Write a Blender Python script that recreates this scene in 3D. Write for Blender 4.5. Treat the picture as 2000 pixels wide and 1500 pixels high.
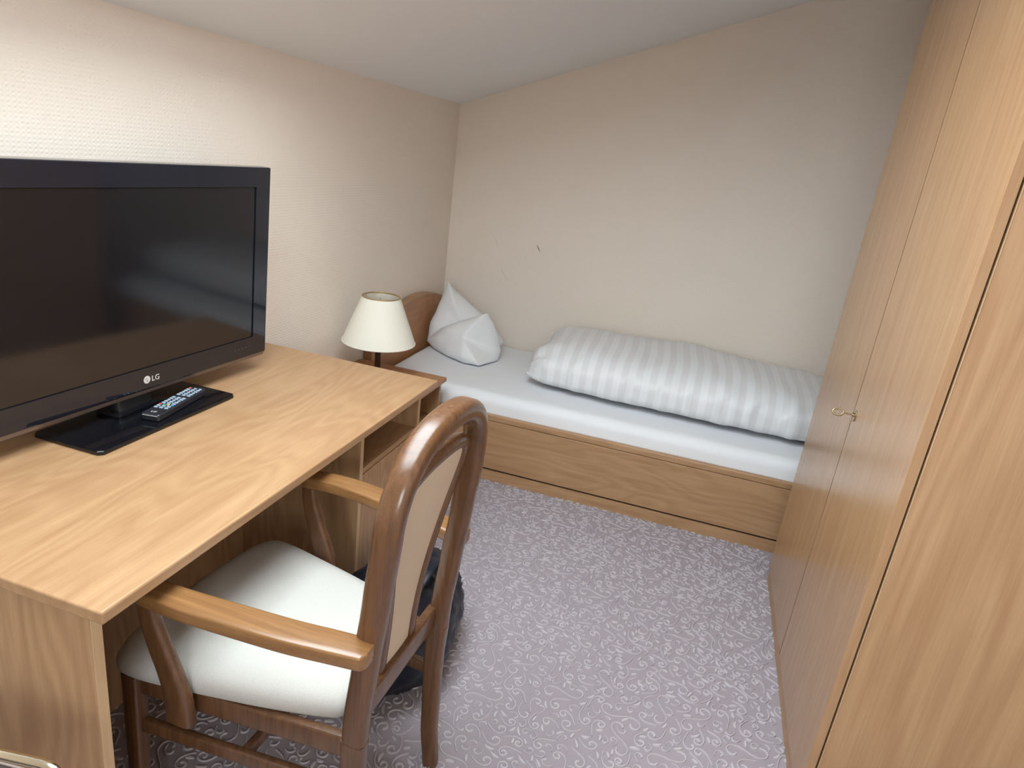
import bpy, bmesh, math, random
from mathutils import Vector, Matrix, noise

# ------------------------------------------------------------------ scene, camera, light
scene = bpy.context.scene
for o in list(bpy.data.objects):
    bpy.data.objects.remove(o)
COL = scene.collection

F_PX, YAW, PITCH, ROLL = 1312.4, math.radians(14.7711), math.radians(-18.8445), math.radians(7.2929)
CAM = Vector((1.5144, -3.824, 1.5252))
_cy, _sy, _cp, _sp = math.cos(YAW), math.sin(YAW), math.cos(PITCH), math.sin(PITCH)
_fw = Vector((-_sy * _cp, _cy * _cp, _sp))
_r = Vector((_cy, _sy, 0))
_u = _r.cross(_fw)
_R = _r * math.cos(ROLL) + _u * math.sin(ROLL)
_U = _u * math.cos(ROLL) - _r * math.sin(ROLL)
cam_data = bpy.data.cameras.new('camera')
cam_data.sensor_fit = 'HORIZONTAL'
cam_data.sensor_width = 36.0
cam_data.lens = F_PX / 2000 * 36.0
cam_data.clip_start = 0.05
cam = bpy.data.objects.new('camera', cam_data)
COL.objects.link(cam)
m = Matrix((_R, _U, -_fw)).transposed().to_4x4()
m.translation = CAM
cam.matrix_world = m
scene.camera = cam

# room constants
HL, SL = 1.75, 0.3577            # ceiling height at the left wall, slope towards the right
RX, RY = 2.62, -5.0              # right wall, front wall (behind the camera)
SKX0, SKX1, SKY0, SKY1 = 0.40, 1.38, -3.65, -1.95   # roof window opening
SLAB = 0.16

def ceil_z(x):
    return HL + SL * x

world = bpy.data.worlds.new('overcast_sky')
scene.world = world
world.use_nodes = True
bg = world.node_tree.nodes['Background']
_wn = world.node_tree.nodes
_tc = _wn.new('ShaderNodeTexCoord')
_sx = _wn.new('ShaderNodeSeparateXYZ')
_rp = _wn.new('ShaderNodeValToRGB')
_rp.color_ramp.elements[0].position = 0.49
_rp.color_ramp.elements[0].color = (0.42, 0.41, 0.38, 1)      # ground and roofs below the horizon
_rp.color_ramp.elements[1].position = 0.52
_rp.color_ramp.elements[1].color = (0.88, 0.94, 1.0, 1)       # even overcast sky
_ma = _wn.new('ShaderNodeMath')
_ma.operation = 'MULTIPLY_ADD'
_ma.inputs[1].default_value = .5
_ma.inputs[2].default_value = .5
world.node_tree.links.new(_tc.outputs['Generated'], _sx.inputs[0])
world.node_tree.links.new(_sx.outputs['Z'], _ma.inputs[0])
world.node_tree.links.new(_ma.outputs[0], _rp.inputs['Fac'])
world.node_tree.links.new(_rp.outputs['Color'], bg.inputs['Color'])
bg.inputs['Strength'].default_value = 9.0

# unseen window added in the gable wall for fill light from behind the camera
GWX0, GWX1, GWZ0, GWZ1 = 1.25, 2.15, 1.10, 1.95
gp = bpy.data.lights.new('fill_portal', 'AREA')
gp.shape = 'RECTANGLE'
gp.size, gp.size_y = GWX1 - GWX0, GWZ1 - GWZ0
gp.cycles.is_portal = True
gpo = bpy.data.objects.new('fill_portal', gp)
COL.objects.link(gpo)
gpo.location = ((GWX0 + GWX1) / 2, RY - .10, (GWZ0 + GWZ1) / 2)
gpo.rotation_euler = (math.pi / 2, 0, 0)

pl = bpy.data.lights.new('skylight_portal', 'AREA')
pl.shape = 'RECTANGLE'
pl.size = (SKX1 - SKX0) / math.cos(math.atan(SL))
pl.size_y = SKY1 - SKY0
pl.cycles.is_portal = True
plo = bpy.data.objects.new('skylight_portal', pl)
COL.objects.link(plo)
_mx = (SKX0 + SKX1) / 2
plo.location = (_mx, (SKY0 + SKY1) / 2, ceil_z(_mx) + SLAB + 0.005)
plo.rotation_euler = (0, -math.atan(SL), 0)

vs = scene.view_settings
vs.view_transform = 'Standard'
vs.look = 'None'
vs.exposure = 0.88
vs.gamma = 1.0
vs.use_curve_mapping = False

# ------------------------------------------------------------------ materials
def new_mat(name):
    mt = bpy.data.materials.new(name)
    mt.use_nodes = True
    nt = mt.node_tree
    return mt, nt, nt.nodes['Principled BSDF']

def setp(b, **kw):
    for k, v in kw.items():
        b.inputs[k.replace('_', ' ')].default_value = v

def N(nt, t, **kw):
    n = nt.nodes.new(t)
    for k, v in kw.items():
        setattr(n, k, v)
    return n

def L(nt, a, b):
    nt.links.new(a, b)

def plain(name, col, rough=0.5, metal=0.0, coat=0.0, spec=0.5, noise_amt=0.0, nscale=200.0, bump=0.0):
    mt, nt, b = new_mat(name)
    setp(b, Base_Color=(*col, 1), Roughness=rough, Metallic=metal, Coat_Weight=coat, Specular_IOR_Level=spec)
    tc = N(nt, 'ShaderNodeTexCoord')
    nz = N(nt, 'ShaderNodeTexNoise')
    nz.inputs['Scale'].default_value = nscale
    nz.inputs['Detail'].default_value = 4
    L(nt, tc.outputs['Object'], nz.inputs['Vector'])
    mx = N(nt, 'ShaderNodeMix', data_type='RGBA')
    mx.inputs['A'].default_value = (*[c * (1 - noise_amt) for c in col], 1)
    mx.inputs['B'].default_value = (*[min(1, c * (1 + noise_amt)) for c in col], 1)
    L(nt, nz.outputs['Fac'], mx.inputs['Factor'])
    L(nt, mx.outputs['Result'], b.inputs['Base Color'])
    if bump:
        bp = N(nt, 'ShaderNodeBump')
        bp.inputs['Strength'].default_value = bump
        bp.inputs['Distance'].default_value = 0.001
        L(nt, nz.outputs['Fac'], bp.inputs['Height'])
        L(nt, bp.outputs['Normal'], b.inputs['Normal'])
    return mt

def wood(name, dark, light, axis='x', rough=0.38, spec=0.5, coat=0.0, coat_rough=0.2, seed=0.0, across=9.0, along=0.9, rings=14.0, ring_amt=0.35):
    """veneer: stretched noise, its contour lines (cathedral figure) and fine pores"""
    mt, nt, b = new_mat(name)
    setp(b, Roughness=rough, Specular_IOR_Level=spec, Coat_Weight=coat, Coat_Roughness=coat_rough)
    tc = N(nt, 'ShaderNodeTexCoord')
    def mapped(al, ac, sh):
        mp = N(nt, 'ShaderNodeMapping')
        s = [ac, ac, ac]
        s['xyz'.index(axis)] = al
        mp.inputs['Scale'].default_value = s
        mp.inputs['Location'].default_value = (seed + sh, seed * 1.7 + sh, seed * .6)
        L(nt, tc.outputs['Object'], mp.inputs['Vector'])
        return mp.outputs['Vector']
    def nse(vec, detail, dist=0.0, rgh=0.55):
        n = N(nt, 'ShaderNodeTexNoise')
        n.inputs['Scale'].default_value = 1.0
        n.inputs['Detail'].default_value = detail
        n.inputs['Roughness'].default_value = rgh
        n.inputs['Distortion'].default_value = dist
        L(nt, vec, n.inputs['Vector'])
        return n.outputs['Fac']
    def math_(op, a, bb=None):
        n = N(nt, 'ShaderNodeMath', operation=op)
        for i, v in enumerate((a, bb)):
            if v is None:
                continue
            if isinstance(v, (int, float)):
                n.inputs[i].default_value = v
            else:
                L(nt, v, n.inputs[i])
        return n.outputs[0]
    big = nse(mapped(along, across * .55, 0), 2, .3)
    ring = math_('SINE', math_('MULTIPLY', big, rings * 6.283))
    ring = math_('MULTIPLY_ADD', ring, .5)
    nt.nodes[-1].inputs[2].default_value = .5
    streak = nse(mapped(along * 1.6, across * 5, 3.1), 5, .1, .65)
    pores = nse(mapped(along * 9, across * 34, 7.7), 3, 0, .7)
    f = math_('ADD', math_('MULTIPLY', ring, ring_amt * .6), math_('MULTIPLY', streak, .75))
    f = math_('ADD', f, math_('MULTIPLY', math_('SUBTRACT', pores, .5), .55))
    f = math_('SUBTRACT', f, .08)
    cr = N(nt, 'ShaderNodeValToRGB')
    cr.color_ramp.elements[0].position = .18
    cr.color_ramp.elements[0].color = (*dark, 1)
    cr.color_ramp.elements[1].position = .82
    cr.color_ramp.elements[1].color = (*light, 1)
    L(nt, f, cr.inputs['Fac'])
    L(nt, cr.outputs['Color'], b.inputs['Base Color'])
    bp = N(nt, 'ShaderNodeBump')
    bp.inputs['Strength'].default_value = .06
    bp.inputs['Distance'].default_value = .0006
    L(nt, pores, bp.inputs['Height'])
    L(nt, bp.outputs['Normal'], b.inputs['Normal'])
    return mt

WD, WL = (0.365, 0.203, 0.099), (0.505, 0.315, 0.168)
WOOD_X = wood('beech_veneer_along_x', WD, WL, 'x', seed=1.3)
WOOD_Y = wood('beech_veneer_along_y', WD, WL, 'y', seed=4.1, ring_amt=.3)
WOOD_Z = wood('beech_veneer_upright', WD, WL, 'z', seed=2.2, ring_amt=.5)
WOOD_DOOR = wood('beech_veneer_glossy_door', WD, WL, 'z', rough=.23, spec=.65, seed=6.4, ring_amt=.15, across=12)
WOOD_SIDE = wood('beech_veneer_wardrobe_side', WD, WL, 'z', rough=.42, seed=9.4, ring_amt=.35, across=8, along=.6, rings=9)
WOOD_EDGE = wood('beech_edge_band', (0.56, 0.37, 0.21), (0.70, 0.49, 0.30), 'z', seed=3.3, ring_amt=.1)
CHAIR_SHADED = wood('stained_beech_shaded', (0.095, 0.042, 0.019), (0.20, 0.092, 0.038), 'z', rough=.27, spec=.5, coat=.25, coat_rough=.18, seed=5.5, across=16, ring_amt=.2)  # darker copy of the chair wood, shade on the uprights put into the colour
CHAIR_LIT = wood('stained_beech_lit', (0.20, 0.092, 0.032), (0.34, 0.175, 0.066), 'x', rough=.27, spec=.5, coat=.25, coat_rough=.18, seed=8.5, across=16, ring_amt=.2)  # lighter copy of the same wood, light from above put into the colour
HEAD_W = wood('headboard_veneer', (0.36, 0.16, 0.07), (0.50, 0.25, 0.115), 'y', seed=7.7)
SEAM = plain('brown_seam', (0.17, 0.095, 0.045), .8)
DARKGAP = plain('shadow_gap', (0.05, 0.025, 0.012), .9)  # dark colour stands in for the shade inside narrow gaps

def wallpaper_mat(name, ax):
    mt, nt, b = new_mat(name)
    col = (0.86, 0.765, 0.67)
    setp(b, Base_Color=(*col, 1), Roughness=.75, Specular_IOR_Level=.25)
    tc = N(nt, 'ShaderNodeTexCoord')
    sp = N(nt, 'ShaderNodeSeparateXYZ')
    L(nt, tc.outputs['Object'], sp.inputs[0])
    nz = N(nt, 'ShaderNodeTexNoise')
    nz.inputs['Scale'].default_value = 60
    nz.inputs['Detail'].default_value = 3
    L(nt, tc.outputs['Object'], nz.inputs['Vector'])
    def mth(op, a, bb=None, c=None):
        n = N(nt, 'ShaderNodeMath', operation=op)
        for i, v in enumerate((a, bb, c)):
            if v is None: continue
            if isinstance(v, (int, float)): n.inputs[i].default_value = v
            else: L(nt, v, n.inputs[i])
        return n.outputs[0]
    h = sp.outputs['XYZ'.index(ax.upper())]
    zz = sp.outputs['Z']
    wob = mth('MULTIPLY', nz.outputs['Fac'], 2.4)
    # basket weave: rows of short raised threads, each row shifted by half a thread
    row = mth('SINE', mth('MULTIPLY_ADD', zz, 6.283 / .0105, wob))
    a1 = mth('SINE', mth('MULTIPLY_ADD', h, 6.283 / .013, wob))
    wv = mth('ADD', mth('MULTIPLY', row, a1), mth('MULTIPLY', row, .6))
    hgt = mth('ADD', wv, mth('MULTIPLY', nz.outputs['Fac'], .9))
    bp = N(nt, 'ShaderNodeBump')
    bp.inputs['Strength'].default_value = .32
    bp.inputs['Distance'].default_value = .0008
    L(nt, hgt, bp.inputs['Height'])
    L(nt, bp.outputs['Normal'], b.inputs['Normal'])
    n2 = N(nt, 'ShaderNodeTexNoise')
    n2.inputs['Scale'].default_value = 2.2
    n2.inputs['Detail'].default_value = 3
    L(nt, tc.outputs['Object'], n2.inputs['Vector'])
    mx = N(nt, 'ShaderNodeMix', data_type='RGBA')
    mx.inputs['A'].default_value = (*[c * .975 for c in col], 1)
    mx.inputs['B'].default_value = (*[c * 1.02 for c in col], 1)
    L(nt, n2.outputs['Fac'], mx.inputs['Factor'])
    L(nt, mx.outputs['Result'], b.inputs['Base Color'])
    return mt

WALL_Y = wallpaper_mat('woven_wallpaper_left', 'y')
WALL_X = wallpaper_mat('woven_wallpaper_back', 'x')
CEIL = plain('ceiling_paint', (0.87, 0.865, 0.868), .9, spec=.2, noise_amt=.02, nscale=300, bump=.05)
CARPET = plain('carpet_ground', (0.335, 0.295, 0.315), .95, spec=.1, noise_amt=.22, nscale=420, bump=.6)
SCROLL = plain('carpet_scroll_pile', (0.50, 0.46, 0.48), .9, spec=.12, noise_amt=.12, nscale=500, bump=.4)
SHEET = plain('white_sheet', (0.80, 0.81, 0.83), .8, spec=.25, noise_amt=.02, nscale=5, bump=0)
PILLOW = plain('pillow_cotton', (0.82, 0.83, 0.84), .8, spec=.25, noise_amt=.02, nscale=400, bump=.15)
SEATF = plain('cream_seat_fabric', (0.52, 0.50, 0.46), .9, spec=.2, noise_amt=.1, nscale=350, bump=.5)
BACKF = plain('beige_back_fabric', (0.62, 0.50, 0.385), .9, spec=.2, noise_amt=.08, nscale=350, bump=.4)
TVBLACK = plain('gloss_black_plastic', (0.010, 0.011, 0.017), .05, spec=.6)
TVSCREEN = plain('lcd_screen', (0.006, 0.006, 0.008), .10, spec=.7)
TVSTRIP = plain('smoked_bottom_strip', (0.16, 0.12, 0.105), .18, spec=.6)
TVDARK = plain('matt_black_plastic', (0.01, 0.01, 0.011), .5)
GLASSBLK = plain('black_glass', (0.006, 0.006, 0.008), .05, spec=.5)
LOGO = plain('silver_logo_print', (0.62, 0.58, 0.55), .4)
SHADE = plain('cream_lamp_fabric', (0.80, 0.765, 0.66), .8, spec=.3, noise_amt=.02, nscale=300)
SHADE_TRIM = plain('gold_trim', (0.50, 0.36, 0.16), .35, metal=.7)
BRONZE = plain('dark_bronze', (0.055, 0.035, 0.02), .3, metal=.6)
BULB = plain('bulb_glass', (0.85, 0.85, 0.82), .25)
BRASS = plain('aged_brass', (0.42, 0.33, 0.20), .3, metal=1.0)
TUBE = plain('brassy_chrome_tube', (0.80, 0.74, 0.58), .16, metal=1.0)
PIPING = plain('taupe_piping', (0.30, 0.24, 0.21), .7)
STRAP = plain('dark_brown_webbing', (0.05, 0.032, 0.03), .85, noise_amt=.3, nscale=300, bump=.4)
BAGM = plain('navy_bag_film', (0.006, 0.008, 0.016), .42, spec=.35, noise_amt=.3, nscale=14)
REMB = plain('remote_body', (0.018, 0.019, 0.024), .35)
KEYG = plain('remote_key_print', (0.42, 0.52, 0.62), .5)
RED = plain('remote_red', (0.62, 0.12, 0.10), .45)
GREEN = plain('remote_green', (0.08, 0.42, 0.30), .45)
YELLOW = plain('remote_yellow', (0.68, 0.62, 0.22), .45)
BLUE = plain('remote_blue', (0.12, 0.32, 0.62), .45)
SCUFF = plain('scuff', (0.20, 0.17, 0.15), .8)
SCUFF2 = plain('faint_scuff', (0.79, 0.70, 0.61), .8)
WINF = plain('roof_window_frame', (0.75, 0.75, 0.74), .4)

def pane_mat():
    mt = bpy.data.materials.new('clear_pane')
    mt.use_nodes = True
    nt = mt.node_tree
    nt.nodes.clear()
    out = N(nt, 'ShaderNodeOutputMaterial')
    mx = N(nt, 'ShaderNodeMixShader')
    mx.inputs['Fac'].default_value = .06
    tr = N(nt, 'ShaderNodeBsdfTransparent')
    tr.inputs['Color'].default_value = (.95, .97, .97, 1)
    gl = N(nt, 'ShaderNodeBsdfGlossy')
    gl.inputs['Roughness'].default_value = .02
    L(nt, tr.outputs[0], mx.inputs[1])
    L(nt, gl.outputs[0], mx.inputs[2])
    L(nt, mx.outputs[0], out.inputs['Surface'])
    return mt
PANE = pane_mat()

def duvet_mat():
    mt, nt, b = new_mat('satin_stripe_cotton')
    setp(b, Roughness=.6, Specular_IOR_Level=.3)
    uv = N(nt, 'ShaderNodeAttribute', attribute_name='along')
    sn = N(nt, 'ShaderNodeMath', operation='SINE')
    ml = N(nt, 'ShaderNodeMath', operation='MULTIPLY')
    ml.inputs[1].default_value = 6.283 / .066
    L(nt, uv.outputs['Fac'], ml.inputs[0])
    L(nt, ml.outputs[0], sn.inputs[0])
    cr = N(nt, 'ShaderNodeValToRGB')
    cr.color_ramp.elements[0].position = .42
    cr.color_ramp.elements[0].color = (.735, .735, .745, 1)
    cr.color_ramp.elements[1].position = .58
    cr.color_ramp.elements[1].color = (.80, .815, .825, 1)
    md = N(nt, 'ShaderNodeMath', operation='MULTIPLY_ADD')
    md.inputs[1].default_value = .5
    md.inputs[2].default_value = .5
    L(nt, sn.outputs[0], md.inputs[0])
    L(nt, md.outputs[0], cr.inputs['Fac'])
    L(nt, cr.outputs['Color'], b.inputs['Base Color'])
    rr = N(nt, 'ShaderNodeMapRange')
    rr.inputs['To Min'].default_value = .38
    rr.inputs['To Max'].default_value = .7
    L(nt, md.outputs[0], rr.inputs['Value'])
    L(nt, rr.outputs['Result'], b.inputs['Roughness'])
    return mt
DUVET = duvet_mat()

# ------------------------------------------------------------------ mesh helpers
def link(name, me, mat, parent=None):
    o = bpy.data.objects.new(name, me)
    COL.objects.link(o)
    if mat:
        me.materials.append(mat)
    if parent:
        o.parent = parent
    return o

def tag(o, label=None, cat=None, group=None, kind=None):
    if label: o['label'] = label
    if cat: o['category'] = cat
    if group: o['group'] = group
    if kind: o['kind'] = kind
    return o

def thing(name, loc, label, cat, rz=0.0):
    o = bpy.data.objects.new(name, None)
    COL.objects.link(o)
    o.empty_display_size = .1
    o.location = loc
    o.rotation_euler = (0, 0, rz)
    return tag(o, label, cat)

def smooth(me, on=True):
    for p in me.polygons:
        p.use_smooth = on
    if on:
        me.set_sharp_from_angle(angle=math.radians(42))

def pydata(name, v, f, mat, parent=None, sm=False):
    me = bpy.data.meshes.new(name)
    me.from_pydata([tuple(x) for x in v], [], f)
    me.validate()
    bm = bmesh.new()
    bm.from_mesh(me)
    bmesh.ops.recalc_face_normals(bm, faces=bm.faces)
    bm.to_mesh(me)
    bm.free()
    smooth(me, sm)
    return link(name, me, mat, parent)

def add_box(bm, a, b):
    x0, y0, z0 = [min(p, q) for p, q in zip(a, b)]
    x1, y1, z1 = [max(p, q) for p, q in zip(a, b)]
    vs_ = [bm.verts.new(p) for p in ((x0, y0, z0), (x1, y0, z0), (x1, y1, z0), (x0, y1, z0),
                                     (x0, y0, z1), (x1, y0, z1), (x1, y1, z1), (x0, y1, z1))]
    for q in ((3, 2, 1, 0), (4, 5, 6, 7), (0, 1, 5, 4), (1, 2, 6, 5), (2, 3, 7, 6), (3, 0, 4, 7)):
        bm.faces.new([vs_[i] for i in q])

def box(name, a, b, mat, parent=None, bev=0.0015, seg=2):
    bm = bmesh.new()
    add_box(bm, a, b)
    if bev:
        bmesh.ops.bevel(bm, geom=bm.edges[:], offset=bev, segments=seg, profile=.5, affect='EDGES')
    me = bpy.data.meshes.new(name)
    bm.to_mesh(me)
    bm.free()
    return link(name, me, mat, parent)

def prism(name, poly, z0, z1, mat, parent=None, bev=0.0, axis='z', seg=3, sm=False):
    """extrude a polygon; axis z: poly is (x,y); x: (y,z); y: (x,z)"""
    def P(p, t):
        return {'z': (p[0], p[1], t), 'x': (t, p[0], p[1]), 'y': (p[0], t, p[1])}[axis]
    bm = bmesh.new()
    a = [bm.verts.new(P(p, z0)) for p in poly]
    b = [bm.verts.new(P(p, z1)) for p in poly]
    n = len(poly)
    caps = [bm.faces.new(a[::-1]), bm.faces.new(b)]
    for i in range(n):
        bm.faces.new((a[i], a[(i + 1) % n], b[(i + 1) % n], b[i]))
    bmesh.ops.recalc_face_normals(bm, faces=bm.faces)
    if bev:
        ed = {e for c in caps for e in c.edges}
        bmesh.ops.bevel(bm, geom=list(ed), offset=bev, segments=seg, profile=.5, affect='EDGES')
    me = bpy.data.meshes.new(name)
    bm.to_mesh(me)
    bm.free()
    smooth(me, sm)
    return link(name, me, mat, parent)

def catmull(pts, n):
    pts = [Vector(p) for p in pts]
    out = []
    ext = [pts[0] * 2 - pts[1]] + pts + [pts[-1] * 2 - pts[-2]]
    for i in range(1, len(ext) - 2):
        p0, p1, p2, p3 = ext[i - 1:i + 3]
        for k in range(n):
            t = k / n
            out.append(.5 * ((2 * p1) + (p2 - p0) * t + (2 * p0 - 5 * p1 + 4 * p2 - p3) * t * t + (3 * p1 - p0 - 3 * p2 + p3) * t ** 3))
    out.append(pts[-1])
    return out

def sweep_data(path, ref, ha, hb, n=16, e=3.0, closed=False, capr=0.0):
    """superellipse section swept along path; ha = half size along ref, hb = half size across"""
    m_ = len(path)
    V, Fc = [], []
    for i, p in enumerate(path):
        if closed:
            t = path[(i + 1) % m_] - path[i - 1]
        else:
            t = path[min(i + 1, m_ - 1)] - path[max(i - 1, 0)]
        t.normalize()
        rf = Vector(ref(i / (m_ - 1)) if callable(ref) else ref)
        a = (rf - t * rf.dot(t)).normalized()
        b = t.cross(a)
        A = ha(i / (m_ - 1)) if callable(ha) else ha
        B = hb(i / (m_ - 1)) if callable(hb) else hb
        for k in range(n):
            th = 2 * math.pi * k / n
            c, s = math.cos(th), math.sin(th)
            V.append(p + a * (A * math.copysign(abs(c) ** (2 / e), c)) + b * (B * math.copysign(abs(s) ** (2 / e), s)))
    for i in range(m_ if closed else m_ - 1):
        for k in range(n):
            j = (i + 1) % m_
            Fc.append((i * n + k, i * n + (k + 1) % n, j * n + (k + 1) % n, j * n + k))
    if not closed:
        for base, path_i, d in ((0, 0, -1), ((m_ - 1) * n, m_ - 1, 1)):
            V.append(path[path_i].copy())
            c = len(V) - 1
            if capr:
                t = (path[path_i] - path[path_i - d]).normalized()
                V[c] = path[path_i] + t * capr
            for k in range(n):
                Fc.append((c, base + (k + 1) % n, base + k))
    return V, Fc

def sweep(name, path, ref, ha, hb, mat, parent=None, **kw):
    v, f = sweep_data([Vector(p) for p in path], ref, ha, hb, **kw)
    return pydata(name, v, f, mat, parent, True)

def lathe(name, prof, mat, parent=None, n=48, sm=True):
    V, Fc = [], []
    for r, z in prof:
        for k in range(n):
            a = 2 * math.pi * k / n
            V.append((r * math.cos(a), r * math.sin(a), z))
    for i in range(len(prof) - 1):
        for k in range(n):
            Fc.append((i * n + k, i * n + (k + 1) % n, (i + 1) * n + (k + 1) % n, (i + 1) * n + k))
    for i, flip in ((0, True), (len(prof) - 1, False)):
        if prof[i][0] > 1e-6:
            q = [i * n + k for k in range(n)]
            Fc.append(q[::-1] if flip else q)
    return pydata(name, V, Fc, mat, parent, sm)

def text_mesh(name, body, size, mat, parent, ext=.0004):
    cu = bpy.data.curves.new(name, 'FONT')
    cu.body = body
    cu.size = size
    cu.extrude = ext
    cu.resolution_u = 3
    cu.align_x = 'LEFT'
    tmp = bpy.data.objects.new(name + '_tmp', cu)
    COL.objects.link(tmp)
    bpy.context.view_layer.update()
    me = bpy.data.meshes.new_from_object(tmp.evaluated_get(bpy.context.evaluated_depsgraph_get()))
    bpy.data.objects.remove(tmp)
    bpy.data.curves.remove(cu)
    me.name = name
    me.materials.clear()
    return link(name, me, mat, parent)

# ------------------------------------------------------------------ room shell
def struct(o):
    o['kind'] = 'structure'
    return o

floor = struct(box('floor', (-.12, RY - .12, -.12), (RX + .12, .12, 0), CARPET, bev=0))

def slope_prism(name, x0, x1, y0, y1, mat, top=SLAB):
    poly = [(x0, 0), (x1, 0), (x1, ceil_z(x1) + top), (x0, ceil_z(x0) + top)]
    return struct(prism(name, poly, y0, y1, mat, axis='y'))

wall_back = slope_prism('wall_back', -.12, RX + .12, 0, .12, WALL_X)
def front_wall():
    bm = bmesh.new()
    def slab(x0, x1, z0, z1):
        v = []
        for y in (RY - .12, RY):
            for x, z in ((x0, z0), (x1, z0), (x1, z1 if z1 else ceil_z(x1) + SLAB), (x0, z1 if z1 else ceil_z(x0) + SLAB)):
                v.append(bm.verts.new((x, y, z)))
        for q in ((3, 2, 1, 0), (4, 5, 6, 7), (0, 1, 5, 4), (1, 2, 6, 5), (2, 3, 7, 6), (3, 0, 4, 7)):
            bm.faces.new([v[i] for i in q])
    slab(-.12, GWX0, 0, None)
    slab(GWX1, RX + .12, 0, None)
    slab(GWX0, GWX1, 0, GWZ0)
    slab(GWX0, GWX1, GWZ1, None)
    bmesh.ops.recalc_face_normals(bm, faces=bm.faces)
    me = bpy.data.meshes.new('wall_front')
    bm.to_mesh(me)
    bm.free()
    return struct(link('wall_front', me, WALL_X))
front_wall()
slope_prism('wall_left', -.12, 0, RY, 0, WALL_Y)
slope_prism('wall_right', RX, RX + .12, RY, 0, WALL_Y)

def ceiling():
    bm = bmesh.new()
    def slab(x0, x1, y0, y1):
        v = []
        for t in (0, SLAB):
            for x, y in ((x0, y0), (x1, y0), (x1, y1), (x0, y1)):
                v.append(bm.verts.new((x, y, ceil_z(x) + t)))
        for q in ((3, 2, 1, 0), (4, 5, 6, 7), (0, 1, 5, 4), (1, 2, 6, 5), (2, 3, 7, 6), (3, 0, 4, 7)):
            bm.faces.new([v[i] for i in q])
    slab(0, RX, SKY1, 0)
    slab(0, RX, RY, SKY0)
    slab(0, SKX0, SKY0, SKY1)
    slab(SKX1, RX, SKY0, SKY1)
    me = bpy.data.meshes.new('ceiling')
    bm.to_mesh(me)
    bm.free()
    return struct(link('ceiling', me, CEIL))
ceiling()

# roof window above and behind the camera
win = struct(tag(bpy.data.objects.new('window_1', None)))
COL.objects.link(win)
win.location = plo.location
win.rotation_euler = plo.rotation_euler
_wx, _wy = pl.size / 2, pl.size_y / 2
box('pane', (-_wx, -_wy, .02), (_wx, _wy, .026), PANE, win, bev=0)
for a, b in (((-_wx, -_wy, 0), (-_wx + .05, _wy, .05)), ((_wx - .05, -_wy, 0), (_wx, _wy, .05)),
             ((-_wx + .05, -_wy, 0), (_wx - .05, -_wy + .05, .05)), ((-_wx + .05, _wy - .05, 0), (_wx - .05, _wy, .05))):
    box('window_frame', a, b, WINF, win, bev=.003)

# pane and frame of the added fill window behind the camera
win2 = struct(tag(bpy.data.objects.new('fill_window', None)))
COL.objects.link(win2)
win2.location = (gpo.location.x, RY - .07, gpo.location.z)
_gx, _gz = gp.size / 2, gp.size_y / 2
box('pane', (-_gx, -.003, -_gz), (_gx, .003, _gz), PANE, win2, bev=0)
for a, b in (((-_gx, -.02, -_gz), (-_gx + .05, .03, _gz)), ((_gx - .05, -.02, -_gz), (_gx, .03, _gz)),
             ((-_gx + .05, -.02, -_gz), (_gx - .05, .03, -_gz + .05)), ((-_gx + .05, -.02, _gz - .05), (_gx - .05, .03, _gz))):
    box('window_frame', a, b, WINF, win2, bev=.003)

# scuffs on the back wallpaper
def scuff(pts, w, mat):
    path = catmull([(x, -.0004, z) for x, z in pts], 5)
    v, f = sweep_data(path, (1, 0, 0), lambda t: w * max(.15, math.sin(math.pi * min(.98, max(.02, t)))), .0003, n=6)
    o = pydata('scuff_mark', v, f, mat, wall_back, True)
scuff([(.548, 1.045), (.560, 1.025), (.574, 1.003)], .0028, SCUFF)
scuff([(.284, 1.055), (.302, 1.03), (.318, .985)], .004, SCUFF2)
scuff([(.335, .92), (.36, .86), (.392, .82), (.41, .80)], .004, SCUFF2)

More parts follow.
